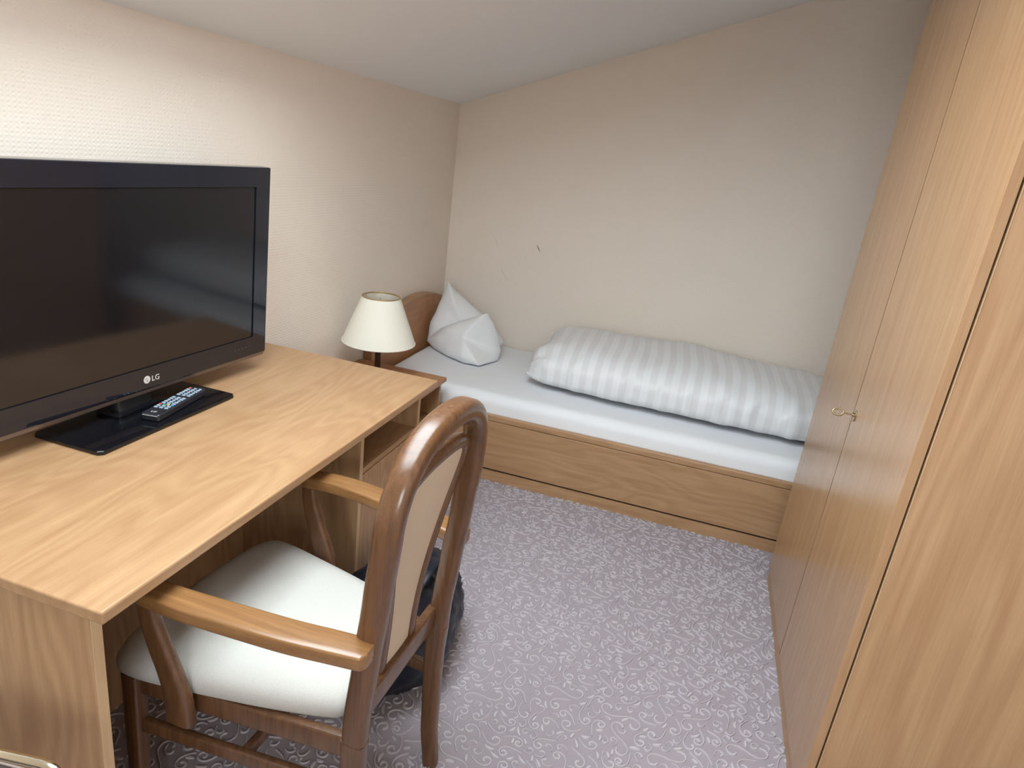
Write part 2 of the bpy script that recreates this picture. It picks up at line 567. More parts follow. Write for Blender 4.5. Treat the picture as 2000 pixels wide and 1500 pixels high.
# carpet scrolls: raised tendrils tiled over the floor (nobody could count them)
def carpet_scrolls():
    rnd = random.Random(11)
    T, cell = .54, .003
    G = int(T / cell)
    occ = bytearray(G * G)
    strokes = []
    def pts_of(kind):
        """tendrils are clothoids: curvature k runs from k0 to k1 along the length"""
        a = rnd.uniform(0, 6.283)
        hand = rnd.choice((-1, 1))
        if kind == 'double':
            ln, k0, k1, pw, n, w0, w1 = rnd.uniform(.20, .25), -rnd.uniform(85, 105), rnd.uniform(85, 110), 1.0, 44, .0024, .0024
        elif kind == 'curl':
            ln, k0, k1, pw, n, w0, w1 = rnd.uniform(.10, .14), rnd.uniform(-15, 10), rnd.uniform(125, 170), 1.4, 28, .0013, .0030
        elif kind == 'hook':
            ln, k0, k1, pw, n, w0, w1 = rnd.uniform(.038, .060), rnd.uniform(10, 40), rnd.uniform(130, 190), 1.2, 15, .0009, .0029
        else:
            ln, k0, k1, pw, n, w0, w1 = rnd.uniform(.018, .034), rnd.uniform(10, 35), rnd.uniform(20, 50), 1.0, 8, .0008, .0016
        out = []
        x = y = 0.0
        for i in range(n + 1):
            t = i / n
            if kind == 'leaf':
                w = .0009 + .0026 * math.sin(3.14 * min(1, t * .85 + .08))
            elif kind == 'double':
                w = .0013 + .0016 * abs(2 * t - 1) ** 3
            else:
                w = w0 + (w1 - w0) * t ** 2.5
            out.append((x, y, w))
            a += hand * (k0 + (k1 - k0) * t ** pw) * ln / n
            x += math.cos(a) * ln / n
            y += math.sin(a) * ln / n
        return out
    def free(P, clr):
        for x, y, w in P:
            if occ[(int(y / cell) % G) * G + int(x / cell) % G] :
                return False
        return True
    def mark(P, rad):
        k = int(rad / cell)
        for x, y, w in P:
            cx, cy = int(x / cell), int(y / cell)
            for dy in range(-k, k + 1):
                for dx in range(-k, k + 1):
                    if dx * dx + dy * dy <= k * k:
                        occ[((cy + dy) % G) * G + (cx + dx) % G] = 1
    for kind, tries, most, rad in (('double', 400, 9, .0072), ('curl', 2600, 60, .0064), ('hook', 2600, 110, .0072), ('leaf', 1500, 90, .0085)):
        got = 0
        for _ in range(tries):
            if got >= most:
                break
            P = pts_of(kind)
            ox, oy = rnd.uniform(0, T), rnd.uniform(0, T)
            P = [(x + ox, y + oy, w) for x, y, w in P]
            if free(P, 0):
                strokes.append(P)
                got += 1
                mark(P, rad)
    V, Fc = [], []
    hgt = .0040
    x_lo, x_hi, y_lo, y_hi = .03, 2.04, -4.3, -.93
    tile = []
    for P in strokes:
        sec = []
        n = len(P)
        for i, (x, y, w) in enumerate(P):
            ax, ay = P[min(i + 1, n - 1)][0] - P[max(i - 1, 0)][0], P[min(i + 1, n - 1)][1] - P[max(i - 1, 0)][1]
            l = math.hypot(ax, ay) or 1
            nx, ny = -ay / l, ax / l
            if i == 0 or i == n - 1:
                w *= .45
            sec.append((x, y, nx * w * 1.3, ny * w * 1.3))
        tile.append(sec)
    for iy in range(int((y_hi - y_lo) / T) + 1):
        for ix in range(int((x_hi - x_lo) / T) + 1):
            ox, oy = x_lo + ix * T, y_lo + iy * T
            for sec in tile:
                mx_ = max(s[0] for s in sec) + ox
                my_ = max(s[1] for s in sec) + oy
                if mx_ > x_hi or my_ > y_hi or min(s[0] for s in sec) + ox < x_lo:
                    continue
                b0 = len(V)
                for x, y, nx, ny in sec:
                    x += ox; y += oy
                    V += [(x - nx, y - ny, 0), (x - nx * .6, y - ny * .6, hgt), (x + nx * .6, y + ny * .6, hgt), (x + nx, y + ny, 0)]
                for i in range(len(sec) - 1):
                    for k in range(3):
                        q = b0 + i * 4 + k
                        Fc.append((q, q + 1, q + 5, q + 4))
                Fc.append((b0, b0 + 1, b0 + 2, b0 + 3))
                e = b0 + (len(sec) - 1) * 4
                Fc.append((e + 3, e + 2, e + 1, e))
    me = bpy.data.meshes.new('carpet_scrolls')
    me.from_pydata(V, [], Fc)
    smooth(me)
    o = link('carpet_scrolls', me, SCROLL, floor)
    o['kind'] = 'stuff'
    o['label'] = 'pale raised scroll tendrils woven into the mauve carpet'
carpet_scrolls()

# ------------------------------------------------------------------ wardrobe
WX, WY0, WYM, WY1, WH = 2.003, -1.199, -1.764, -2.331, 2.36
war = thing('wardrobe', (WX, (WY0 + WY1) / 2, 0), 'tall two-door beech veneer wardrobe beside the foot of the bed', 'wardrobe')
def W(x, y, z):
    return (x - WX, y - (WY0 + WY1) / 2, z)
DT = .022
xc = WX + DT + .006                       # carcass front
box('side_panel', W(xc, WY1, 0), W(WX + .60, WY1 + .019, WH), WOOD_SIDE, war)
box('side_panel', W(xc, WY0 - .019, 0), W(WX + .60, WY0, WH), WOOD_SIDE, war)
box('edge_band', W(xc - .0016, WY1 - .0008, .0), W(xc, WY1 + .0184, WH), WOOD_EDGE, war, bev=0)
box('top_panel', W(xc, WY1 + .019, WH - .02), W(WX + .60, WY0 - .019, WH), WOOD_Y, war)
box('back_panel', W(WX + .592, WY1 + .019, .06), W(WX + .60, WY0 - .019, WH - .02), WOOD_Z, war, bev=0)
box('base_panel', W(xc, WY1 + .019, .055), W(WX + .592, WY0 - .019, .075), WOOD_Y, war, bev=0)
box('plinth', W(WX + .006, WY1 + .004, 0), W(xc, WY0 - .004, .058), WOOD_Y, war, bev=.001)
d_far = box('door', W(WX, WYM + .002, .062), W(WX + DT, WY0, WH - .004), WOOD_DOOR, war, bev=.0015)
d_near = box('door', W(WX, WY1, .062), W(WX + DT, WYM - .002, WH - .004), WOOD_DOOR, war, bev=.0015)
box('inner_stile', W(xc + .002, WYM - .02, .075), W(xc + .02, WYM + .02, WH - .02), DARKGAP, war, bev=0)
box('door_gap_shade', W(WX - .0003, WYM - .0018, .062), W(WX + .012, WYM + .0018, WH - .004), SEAM, war, bev=0)  # dark strip painted in place of the shaded gap between the doors
# keyhole plate and screw, on the near door
KY, KZ = -1.797, .935
plate = prism('keyhole_plate', [(KY - (WY0 + WY1) / 2 + .009 * math.cos(a) * 1.0, KZ + .017 * math.sin(a)) for a in [i * math.pi / 10 for i in range(20)]],
              -.003, 0, BRASS, d_near, bev=.0008, axis='x')
plate['label'] = 'oval brass keyhole plate'
prism('barrel', [(KY - (WY0 + WY1) / 2 + .0055 * math.cos(a), KZ + .002 + .0055 * math.sin(a)) for a in [i * math.pi / 8 for i in range(16)]],
      -.010, -.003, BRASS, d_near, bev=.0005, axis='x')
key = thing('wardrobe_key', (WX - .010, KY, KZ + .002), 'small brass key sticking out of the wardrobe lock', 'key')
sweep('shaft', [Vector((.004, 0, 0)), Vector((-.008, 0, 0)), Vector((-.024, 0, 0))], (0, 0, 1), .0024, .0024, BRASS, key, n=12, e=2)
ring = [Vector((-.0375 + .0145 * math.cos(a), .002 * math.sin(a), .0095 * math.sin(a))) for a in [i * 2 * math.pi / 24 for i in range(24)]]
v, f = sweep_data(ring, (0, 1, 0), .0017, .0026, n=8, e=2, closed=True)
pydata('bow', v, f, BRASS, key, True)
lathe_c = sweep('collar', [Vector((-.011, 0, 0)), Vector((-.0135, 0, 0))], (0, 0, 1), .0036, .0036, BRASS, key, n=12, e=2)

# ------------------------------------------------------------------ bed
BY = -.9725
bed = thing('bed_frame', (1.05, -.49, 0), 'beech veneer single bed frame with an arched headboard along the back wall', 'bed')
def B(x, y, z):
    return (x - 1.05, y + .49, z)
BX1 = 2.26
box('side_rail', B(.045, BY, .066), B(BX1, BY + .022, .3125), WOOD_X, bed, bev=.0015)
box('rail_cap', B(.045, BY - .001, .3145), B(BX1, BY + .026, .343), WOOD_X, bed, bev=.004)
box('plinth', B(.05, BY + .001, 0), B(BX1, BY + .02, .056), WOOD_X, bed, bev=.001)
box('plinth_gap', B(.05, BY + .008, .054), B(BX1, BY + .018, .068), DARKGAP, bed, bev=0)
box('side_rail', B(.045, -.03, .066), B(BX1, -.008, .343), WOOD_X, bed, bev=.0015)
box('slat_base', B(.045, BY + .026, .19), B(BX1 - .025, -.032, .21), WOOD_X, bed, bev=0)
box('footboard', B(BX1, BY - .002, 0), B(BX1 + .025, -.006, .37), WOOD_Y, bed, bev=.003)
arc = [(-.985 + i / 28 * .975) for i in range(29)]
prof = [(y + .49, .722 - .48 * (y + .46) ** 2 - 1.2 * max(0, -y - .80) ** 2) for y in arc]
hb = prism('headboard', [(-.985 + .49, 0)] + prof + [(-.010 + .49, 0)], .004 - 1.05, .044 - 1.05, HEAD_W, bed, bev=.002, axis='x')
cap = [Vector((.024 - 1.05, y, z + .004)) for y, z in prof]
sweep('headboard_cap', cap, (1, 0, 0), .022, .007, WOOD_Y, bed, n=12, e=4)

def cushion_box(name, x0, x1, y0, y1, z0, z1, r, mat, nx=60, ny=30, amp=.0, seed=0.0, parent=None):
    """soft rounded slab built from a squashed superellipsoid-like grid"""
    bm = bmesh.new()
    add_box(bm, (x0, y0, z0), (x1, y1, z1))
    bmesh.ops.bevel(bm, geom=bm.edges[:], offset=r, segments=5, profile=.5, affect='EDGES')
    bmesh.ops.triangulate(bm, faces=[f for f in bm.faces if len(f.verts) > 4])
    me = bpy.data.meshes.new(name)
    bm.to_mesh(me)
    bm.free()
    smooth(me)
    return link(name, me, mat, parent)

def slab_grid(name, x0, x1, y0, y1, z0, z1, r, mat, nx, ny, fn, parent=None):
    """closed slab: dense top with rounded rim (fn adds relief), straight sides and flat bottom"""
    V, Fc = [], []
    def h(x, y):
        dx = max(0, r - min(x - x0, x1 - x)) / r
        dy = max(0, r - min(y - y0, y1 - y)) / r
        d = min(1, math.hypot(dx, dy))
        return z1 - r * (1 - math.sqrt(max(0, 1 - d * d)))
    def spaced(a, b, n):
        out = []
        for i in range(n + 1):
            t = i / n
            s = .5 - .5 * math.cos(math.pi * t)
            out.append(a + (b - a) * (.35 * s + .65 * t))
        return out
    X = [x0 + r * q for q in (0, .03, .1, .2, .35, .55, .8)] + spaced(x0 + r * 1.1, x1 - r * 1.1, nx) + [x1 - r * q for q in (.8, .55, .35, .2, .1, .03, 0)]
    Y = [y0 + r * q for q in (0, .03, .1, .2, .35, .55, .8)] + spaced(y0 + r * 1.1, y1 - r * 1.1, ny) + [y1 - r * q for q in (.8, .55, .35, .2, .1, .03, 0)]
    nX, nY = len(X), len(Y)
    for y in Y:
        for x in X:
            V.append((x, y, h(x, y) + fn(x, y)))
    for j in range(nY - 1):
        for i in range(nX - 1):
            q = j * nX + i
            Fc.append((q, q + 1, q + nX + 1, q + nX))
    rim = [i for i in range(nX)] + [j * nX + nX - 1 for j in range(1, nY)] + [(nY - 1) * nX + i for i in range(nX - 2, -1, -1)] + [j * nX for j in range(nY - 2, 0, -1)]
    b0 = len(V)
    for q in rim:
        V.append((V[q][0], V[q][1], z0))
    n = len(rim)
    for k in range(n):
        Fc.append((rim[k], b0 + k, b0 + (k + 1) % n, rim[(k + 1) % n]))
    Fc.append([b0 + k for k in range(n)])
    return pydata(name, V, Fc, mat, parent, True)

MZ = .427
def sheet_relief(x, y):
    e = noise.noise(Vector((x * 2.2, y * 5, 3))) * .0022
    # shallow pulls near the open edge
    edge = max(0, 1 - (y + .94) / .18)
    e += edge * noise.noise(Vector((x * 6 + y * 14, y * 3, 1))) * .004
    return e
mat_o = slab_grid('mattress', .055, BX1 - .01, -.938, -.035, .212, MZ, .05, SHEET, 90, 40, sheet_relief)
tag(mat_o, 'mattress under a white fitted sheet, lying in the bed frame', 'mattress')

# striped duvet, rolled lengthways
def duvet():
    n, k = 170, 60
    V, Fc, A = [], [], []
    x0, x1 = .765, 2.25
    def clamp(a):
        return max(0.0, min(1.0, a))
    for i in range(n + 1):
        s = i / n
        s = s + .055 * math.sin(2 * math.pi * s) * -1
        u = 2 * s - 1
        x = x0 + (x1 - x0) * s
        # blunt rounded ends
        E = max(0.0, 1 - abs(u) ** 16) ** .42
        E = max(E, .04)
        yc = -.412 - .012 * u
        hb_ = .368 * (.88 + .12 * (1 - abs(u) ** 3)) * (.80 + .20 * E)
        top = .246 * (1 - .09 * u * u - .05 * max(0, u)) * E
        for j in range(k):
            th = 2 * math.pi * j / k
            c, sn = math.cos(th), math.sin(th)
            yy = math.copysign(abs(c) ** .70, c) * hb_
            hz = (.5 + .5 * math.copysign(abs(sn) ** (.85 if sn > 0 else .5), sn))       # 0 bottom .. 1 top
            z = MZ + .0045 + .125 * (1 - E) * .5 + top * hz * (1 + .05 * yy / hb_)
            p = Vector((x, yc + yy, z))
            t = clamp((abs(u) - .80) / .20)
            if t > 0:
                sg = math.copysign(1, u)
                # corners of the cover push out at top back and front foot, the seam between is drawn in
                ear = max(0, math.cos(th - 2.2)) ** 4 * .030 + max(0, math.cos(th - 3.75)) ** 6 * .035 + max(0, math.cos(th - .5)) ** 4 * .02
                p.x += sg * t * t * (ear - .012)
                w = noise.noise(Vector((th * 2.2, t * 1.1, 5 * sg + 3)))
                w2 = noise.noise(Vector((th * 5.0, t * 1.5, 2 * sg + 8)))
                p.x += sg * t * (.018 * w + .008 * w2)
                r_ = t * (.020 * w2 + .012 * w)
                p.y += r_ * c
                p.z += r_ * max(0, sn)
            p.z += noise.noise(Vector((x * 3.0, yy * 4.0, 2.0))) * .011 * (1 if sn > -.3 else 0)
            cr = noise.noise(Vector((x * 9 + yy * 5, yy * 2.5 - x * 1.5, 7.0)))
            cr2 = 1 - abs(noise.noise(Vector((x * 7 - yy * 6, yy * 3, 12.0)))) * 4
            fr = max(0, -c)
            p.y -= (max(0, cr) * .020 + max(0, cr2) * .010) * fr
            p.z += (cr * .005 + max(0, cr2) * .003) * (1 if sn > -.3 else 0)
            if u > .45:   # spray of creases at the foot end
                p.z += .007 * math.sin(55 * (x * .7 - yy * .8)) * (u - .45) * 1.4 * max(0, sn)
                p.y -= .006 * math.sin(55 * (x * .7 + z * .9)) * (u - .45) * 1.4 * fr
            p.z = max(p.z, MZ + .0045)
            p.y = min(p.y, -.012)
            V.append(p)
            A.append(x + .015 * noise.noise(Vector((x * 2, yy * 3, 4))) + .04 * yy)
    for i in range(n):
        for j in range(k):
            Fc.append((i * k + j, i * k + (j + 1) % k, (i + 1) * k + (j + 1) % k, (i + 1) * k + j))
    for base in (0, n * k):
        V.append(sum((V[base + j] for j in range(k)), Vector()) / k)
        A.append(V[base].x)
        for j in range(k):
            Fc.append((len(V) - 1, base + j, base + (j + 1) % k))
    o = pydata('duvet', V, Fc, DUVET, None, True)
    at = o.data.attributes.new('along', 'FLOAT', 'POINT')
    at.data.foreach_set('value', A)
    return tag(o, 'rolled white duvet with satin stripes lying lengthways on the mattress', 'duvet')
duvet()

# pillow folded so that two corners stand up
def puffy(outline, cen, thick, nr=12, sub=7, e1=2.6, e2=.62, nrm=None, lop=0.0):
    out = []
    m_ = len(outline)
    for i in range(m_):
        a, b = Vector(outline[i]), Vector(outline[(i + 1) % m_])
        for k_ in range(sub):
            out.append(a.lerp(b, k_ / sub))
    cen = Vector(cen)
    if nrm is None:
        nrm = Vector((0, 0, 0))
        for i in range(len(out)):
            nrm += (out[i] - cen).cross(out[(i + 1) % len(out)] - cen)
    nrm = Vector(nrm).normalized()
    V, Fc = [], []
    n = len(out)
    for side in (1, -1):
        base = len(V)
        V.append(cen + nrm * side * thick * (1 + lop * side))
        for r_ in range(1, nr + 1):
            t = r_ / nr
            t = 1 - (1 - t) ** 1.35
            for p in out:
                q = cen.lerp(p, t)
                V.append(q + nrm * side * thick * (1 + lop * side) * max(0, 1 - t ** e1) ** e2)
        for k_ in range(n):
            Fc.append((base, base + 1 + k_, base + 1 + (k_ + 1) % n))
        for r_ in range(nr - 1):
            for k_ in range(n):
                a = base + 1 + r_ * n + k_
                b = base + 1 + r_ * n + (k_ + 1) % n
                Fc.append((a, a + n, b + n, b))
    return V, Fc

def pillow():
    back = [(.075, -.385, .452), (.070, -.345, .56), (.095, -.275, .69), (.125, -.262, .795), (.175, -.25, .745), (.28, -.23, .672), (.40, -.22, .60), (.485, -.24, .50),
            (.47, -.26, .436), (.28, -.29, .434), (.14, -.345, .436)]
    front = [(.075, -.392, .462), (.17, -.41, .555), (.27, -.415, .615), (.355, -.42, .655), (.437, -.43, .697), (.468, -.405, .64), (.497, -.38, .56), (.515, -.36, .48),
             (.512, -.41, .436), (.46, -.565, .434), (.37, -.565, .434), (.25, -.505, .434), (.14, -.43, .436)]
    v1, f1 = puffy(back, (.25, -.285, .545), .075)
    v2, f2 = puffy(front, (.33, -.445, .52), .080, lop=0)
    def rel(p):
        w = noise.noise(Vector((p.x * 7, p.y * 7, p.z * 16))) * .006
        w += noise.noise(Vector((p.x * 20 + p.z * 6, p.y * 18, p.z * 34))) * .0028
        return w
    vv = [Vector(p) for p in v1] + [Vector(p) for p in v2]
    ff = f1 + [tuple(i + len(v1) for i in q) for q in f2]
    for p in vv:
        c = Vector((.29, -.40, .52))
        d = (p - c).normalized()
        p += d * rel(p)
        p.z = max(p.z, MZ + .006)
    o = pydata('pillow', vv, ff, PILLOW, None, True)
    md = o.modifiers.new('remesh', 'REMESH')
    md.mode = 'VOXEL'
    md.voxel_size = .0055
    md.use_smooth_shade = True
    sm_ = o.modifiers.new('smooth', 'SMOOTH')
    sm_.factor = .5
    sm_.iterations = 8
    return tag(o, 'white pillow folded with two pointed corners standing up by the headboard', 'pillow')
pillow()

# ------------------------------------------------------------------ bedside table and lamp
NX, NY0, NY1, NZ = .458, -1.478, -1.018, .500
nst = thing('bedside_table', (NX / 2, (NY0 + NY1) / 2, 0), 'low beech veneer bedside table between the desk and the bed', 'bedside table')
def NS(x, y, z):
    return (x - NX / 2, y - (NY0 + NY1) / 2, z)
box('top', NS(.004, NY0, NZ - .022), NS(NX, NY1, NZ), HEAD_W, nst, bev=.005, seg=3)
for a, b in ((NY0 + .012, NY0 + .030), (NY1 - .042, NY1 - .024)):
    box('side_panel', NS(.008, a, 0), NS(NX - .016, b, NZ - .022), WOOD_Z, nst)
box('back_panel', NS(.008, NY0 + .030, .03), NS(.016, NY1 - .042, NZ - .022), WOOD_Z, nst, bev=0)
box('shelf', NS(.016, NY0 + .030, .30), NS(NX - .02, NY1 - .042, .316), WOOD_Y, nst)
box('base_shelf', NS(.016, NY0 + .030, .05), NS(NX - .02, NY1 - .042, .066), WOOD_Y, nst)
dr = box('door', NS(NX - .034, NY0 + .033, .068), NS(NX - .018, NY1 - .045, .298), WOOD_Z, nst)

LX, LY = .205, -1.235
lamp = thing('table_lamp', (LX, LY, NZ), 'small table lamp with a cream cone shade on the bedside table', 'lamp')
lathe('base', [(.0, 0), (.062, 0), (.064, .006), (.060, .012), (.03, .020), (.012, .028), (.0, .028)], BRONZE, lamp)
lathe('stem', [(.0, .02), (.0135, .02), (.0135, .165), (.016, .168), (.016, .205), (.0, .205)], BRONZE, lamp, n=24)
lathe('bulb', [(.0, .205), (.012, .206), (.014, .22), (.024, .245), (.026, .265), (.018, .285), (.0, .292)], BULB, lamp, n=24)
S0, S1, SR0, SR1 = .176, .376, .160, .082
sh = lathe('lamp_shade', [(SR0, S0), (SR1, S1), (SR1 - .002, S1), (SR0 - .002, S0)], SHADE, lamp, n=72)
bmv = sh.data
# close the ring between inner and outer skins
bm = bmesh.new(); bm.from_mesh(bmv)
bmesh.ops.delete(bm, geom=[f_ for f_ in bm.faces if len(f_.verts) > 4], context='FACES_ONLY')
nn = 72
bm.verts.ensure_lookup_table()
for k_ in range(nn):
    bm.faces.new((bm.verts[k_], bm.verts[3 * nn + k_], bm.verts[3 * nn + (k_ + 1) % nn], bm.verts[(k_ + 1) % nn]))
bmesh.ops.recalc_face_normals(bm, faces=bm.faces)
bm.to_mesh(bmv); bm.free(); smooth(bmv)
for rr_, zz_, mt_ in ((SR1 - .001, S1, SHADE_TRIM), (SR0 - .001, S0, SHADE)):
    rp = [Vector((rr_ * math.cos(a), rr_ * math.sin(a), zz_)) for a in [i * 2 * math.pi / 64 for i in range(64)]]
    v, f = sweep_data(rp, (0, 0, 1), .0028, .0022, n=8, e=2, closed=True)
    o = pydata('trim_ring', v, f, mt_, sh, True)
for a in (0, 2.094, 4.188):
    sweep('spider_arm', [Vector((0, 0, S1 - .03)), Vector((.04 * math.cos(a), .04 * math.sin(a), S1 - .028)), Vector(((SR1 + .006) * math.cos(a), (SR1 + .006) * math.sin(a), S1 - .026))],
          (0, 0, 1), .0015, .0015, BRASS, sh, n=6, e=2)

# ------------------------------------------------------------------ desk
DX, DY0, DY1, DZ, DTK = .702, -3.130, -1.752, .75, .026
desk = thing('desk', (DX / 2, (DY0 + DY1) / 2, 0), 'long beech veneer desk along the left wall carrying the television', 'desk')
def D(x, y, z):
    return (x - DX / 2, y - (DY0 + DY1) / 2, z)
box('desktop', D(.002, DY0, DZ - DTK), D(DX, DY1, DZ), WOOD_Y, desk, bev=.0045, seg=3)
PX1 = .658
box('side_panel', D(.01, DY0 + .014, 0), D(PX1, DY0 + .036, DZ - DTK), WOOD_Z, desk)
box('edge_band', D(PX1, DY0 + .0145, 0), D(PX1 + .0014, DY0 + .0355, DZ - DTK - .0005), WOOD_EDGE, desk, bev=.0005)
for _y in (-2.205, -1.806):
    box('edge_band', D(PX1, _y + .0005, 0), D(PX1 + .0012, _y + .0175, DZ - DTK - .0005), WOOD_EDGE, desk, bev=.0004)
box('modesty_panel', D(.235, DY0 + .036, 0), D(.251, -2.205, DZ - DTK), WOOD_Z, desk, bev=0)
# pedestal
box('side_panel', D(.01, -2.205, 0), D(PX1, -2.187, DZ - DTK), WOOD_Z, desk)
box('side_panel', D(.01, -1.806, 0), D(PX1, -1.786, DZ - DTK), WOOD_Z, desk)
box('shelf', D(.02, -2.187, .562), D(PX1 - .004, -1.806, .580), WOOD_Y, desk)
box('back_panel', D(.012, -2.187, .03), D(.02, -1.806, DZ - DTK), WOOD_Z, desk, bev=0)
box('plinth', D(.4, -2.187, 0), D(PX1 - .03, -1.806, .05), WOOD_Y, desk, bev=0)
pd = box('door', D(PX1 - .019, -2.185, .052), D(PX1 - .001, -1.808, .559), WOOD_Z, desk)
lathe_k = sweep('knob', [Vector(D(PX1 - .001, -1.84, .44)), Vector(D(PX1 + .008, -1.84, .44)), Vector(D(PX1 + .016, -1.84, .44))], (0, 0, 1), lambda t: .006 + .006 * t, lambda t: .006 + .006 * t, BRASS, pd, n=16, e=2)

# ------------------------------------------------------------------ television
tv = thing('television', (.168, -2.493, DZ), 'black flat-screen television standing on the desk', 'television')
# stand stays square to the desk, the set itself is turned a touch
hw, hd = .2335, .103
cc = .010
base_poly = [(hd - cc, -hw), (hd, -hw + cc), (hd, hw - cc), (hd - cc, hw), (-hd + cc, hw), (-hd, hw - cc), (-hd, -hw + cc), (-hd + cc, -hw)]
st = prism('stand_base', base_poly, .001, .011, GLASSBLK, tv, bev=.0025)
sweep('stand_neck', [Vector((-.040, 0, .010)), Vector((-.044, 0, .05)), Vector((-.050, 0, .15))], (0, 1, 0), .055, .020, TVDARK, tv, n=20, e=5)
box('neck_collar', (-.080, -.075, .010), (-.005, .075, .022), GLASSBLK, tv, bev=.004)
TA = math.radians(-3.0)
def rotz(o):
    o.rotation_euler = (0, math.radians(2.0), TA)
    return o
TW, TZ0, TZ1, FX = .487, .053, .646, -.008     # half width, bottom, top, front plane
SW, SZ0, SZ1 = .425, .127, .590               # screen opening
def tv_frame():
    bm = bmesh.new()
    o_ = [(-TW, TZ0 + .012), (TW, TZ0 + .012), (TW, TZ1), (-TW, TZ1)]
    i_ = [(-SW, SZ0), (SW, SZ0), (SW, SZ1), (-SW, SZ1)]
    fo = [bm.verts.new((FX, y, z)) for y, z in o_]
    fi = [bm.verts.new((FX, y, z)) for y, z in i_]
    bi = [bm.verts.new((FX - .006, y, z)) for y, z in i_]
    bo = [bm.verts.new((FX - .035, y, z)) for y, z in o_]
    outer = []
    for k_ in range(4):
        j = (k_ + 1) % 4
        bm.faces.new((fo[k_], fo[j], fi[j], fi[k_]))
        bm.faces.new((fi[k_], fi[j], bi[j], bi[k_]))
        bm.faces.new((fo[j], fo[k_], bo[k_], bo[j]))
    bm.faces.new(bi)
    bm.faces.new(bo[::-1])
    bmesh.ops.recalc_face_normals(bm, faces=bm.faces)
    bm.edges.ensure_lookup_table()
    ed = [e for e in bm.edges if all(v in fo for v in e.verts)] + [e for e in bm.edges if any(v in fo for v in e.verts) and any(v in bo for v in e.verts)]
    bmesh.ops.bevel(bm, geom=ed, offset=.0045, segments=3, profile=.5, affect='EDGES')
    me = bpy.data.meshes.new('bezel')
    bm.to_mesh(me)
    bm.free()
    return link('bezel', me, TVBLACK, tv)
bez = rotz(tv_frame())
rotz(box('screen', (FX - .0058, -SW + .002, SZ0 + .002), (FX - .0035, SW - .002, SZ1 - .002), TVSCREEN, tv, bev=0))
rotz(prism('bottom_strip', [(FX - .002, TZ0 + .013), (FX - .008, TZ0), (FX - .033, TZ0), (FX - .033, TZ0 + .013)], -TW + .003, TW - .003, TVSTRIP, tv, axis='y'))
rotz(prism('back_cover', [(FX - .035, TZ0 + .03), (FX - .075, TZ0 + .08), (FX - .080, TZ1 - .12), (FX - .035, TZ1 - .03)], -TW + .05, TW - .05, TVDARK, tv, axis='y'))
# emblem: disc with the hook-and-dot mark, then the letters
LZ = .094
disc = prism('emblem', [(.019 + .0105 * math.cos(a), LZ + .0105 * math.sin(a)) for a in [i * math.pi / 16 for i in range(32)]], FX, FX + .0006, LOGO, bez, axis='x')
def mark(a, b):
    o = box('emblem_mark', (FX + .0006, a[0], a[1]), (FX + .0009, b[0], b[1]), TVDARK, bez, bev=0)
mark((.0184, LZ - .0050), (.0192, LZ + .0040))
mark((.0184, LZ - .0050), (.0220, LZ - .0042))
mark((.0142, LZ + .0020), (.0162, LZ + .0038))
lt = text_mesh('lettering', 'LG', .0215, LOGO, bez)
lt.rotation_euler = (math.pi / 2, 0, math.pi / 2)
lt.location = (FX + .0003, .0335, LZ - .0078)
for k_ in range(5):
    box('touch_mark', (FX, .345 + k_ * .016, .098), (FX + .0002, .349 + k_ * .016, .0995), TVSTRIP, bez, bev=0)

# ------------------------------------------------------------------ remote control
rem = thing('remote_control', (.2085, -2.424, DZ + .0115), 'slim black remote control with pale keys lying on the television stand', 'remote control', rz=math.radians(9.5))
RL, RW = .112, .0245
def rem_body():
    bm = bmesh.new()
    P_ = [(-RW + .004, -RL), (RW - .004, -RL), (RW, -RL + .004), (RW, RL - .012), (RW - .010, RL), (-RW + .010, RL), (-RW, RL - .012), (-RW, -RL + .004)]
    return prism('body', P_, .0, .020, REMB, rem, bev=.004)
rem_body()
V, Fc = [], []
def key_box(x, y, hx, hy, z0=.0198, z1=.0216):
    b0 = len(V)
    for z in (z0, z1):
        V.extend([(x - hx, y - hy, z), (x + hx, y - hy, z), (x + hx, y + hy, z), (x - hx, y + hy, z)])
    for q in ((3, 2, 1, 0), (4, 5, 6, 7), (0, 1, 5, 4), (1, 2, 6, 5), (2, 3, 7, 6), (3, 0, 4, 7)):
        Fc.append(tuple(b0 + i for i in q))
for r_ in range(15):
    y = .092 - r_ * .0112
    if r_ in (6, 12):
        continue
    for c_ in range(3):
        if r_ == 0 and c_ == 0:
            continue
        x = (-.0145, 0, .0145)[c_]
        key_box(x, y, .0046 if r_ % 3 else .0036, .0028)
keys = pydata('keys', V, Fc, KEYG, rem)
keys['kind'] = 'stuff'
tag(box('power_key', (-.019, .088, .0195), (-.011, .0955, .0222), RED, rem, bev=.0015), 'round red power key')
yk = .092 - 12 * .0112
for i_, (mt_, nm_) in enumerate(((RED, 'red'), (GREEN, 'green'), (YELLOW, 'yellow'), (BLUE, 'blue'))):
    xk = -.0165 + i_ * .011
    tag(box('colour_key', (xk - .004, yk - .0028, .0195), (xk + .004, yk + .0028, .0219), mt_, rem, bev=.001), nm_ + ' coloured key')
box('end_trim', (-RW + .004, -RL - .0004, .0150), (RW - .004, -RL + .0006, .0165), LOGO, rem, bev=0)
t2 = text_mesh('lettering', 'LG', .012, LOGO, rem, ext=.0002)
t2.location = (-.0075, -.098, .0202)

# ------------------------------------------------------------------ armchair at the desk
CH = math.radians(2.0)
ch = thing('armchair', (1.05, -2.725, 0), 'wooden armchair with cream seat and arched back pulled up to the desk', 'chair')
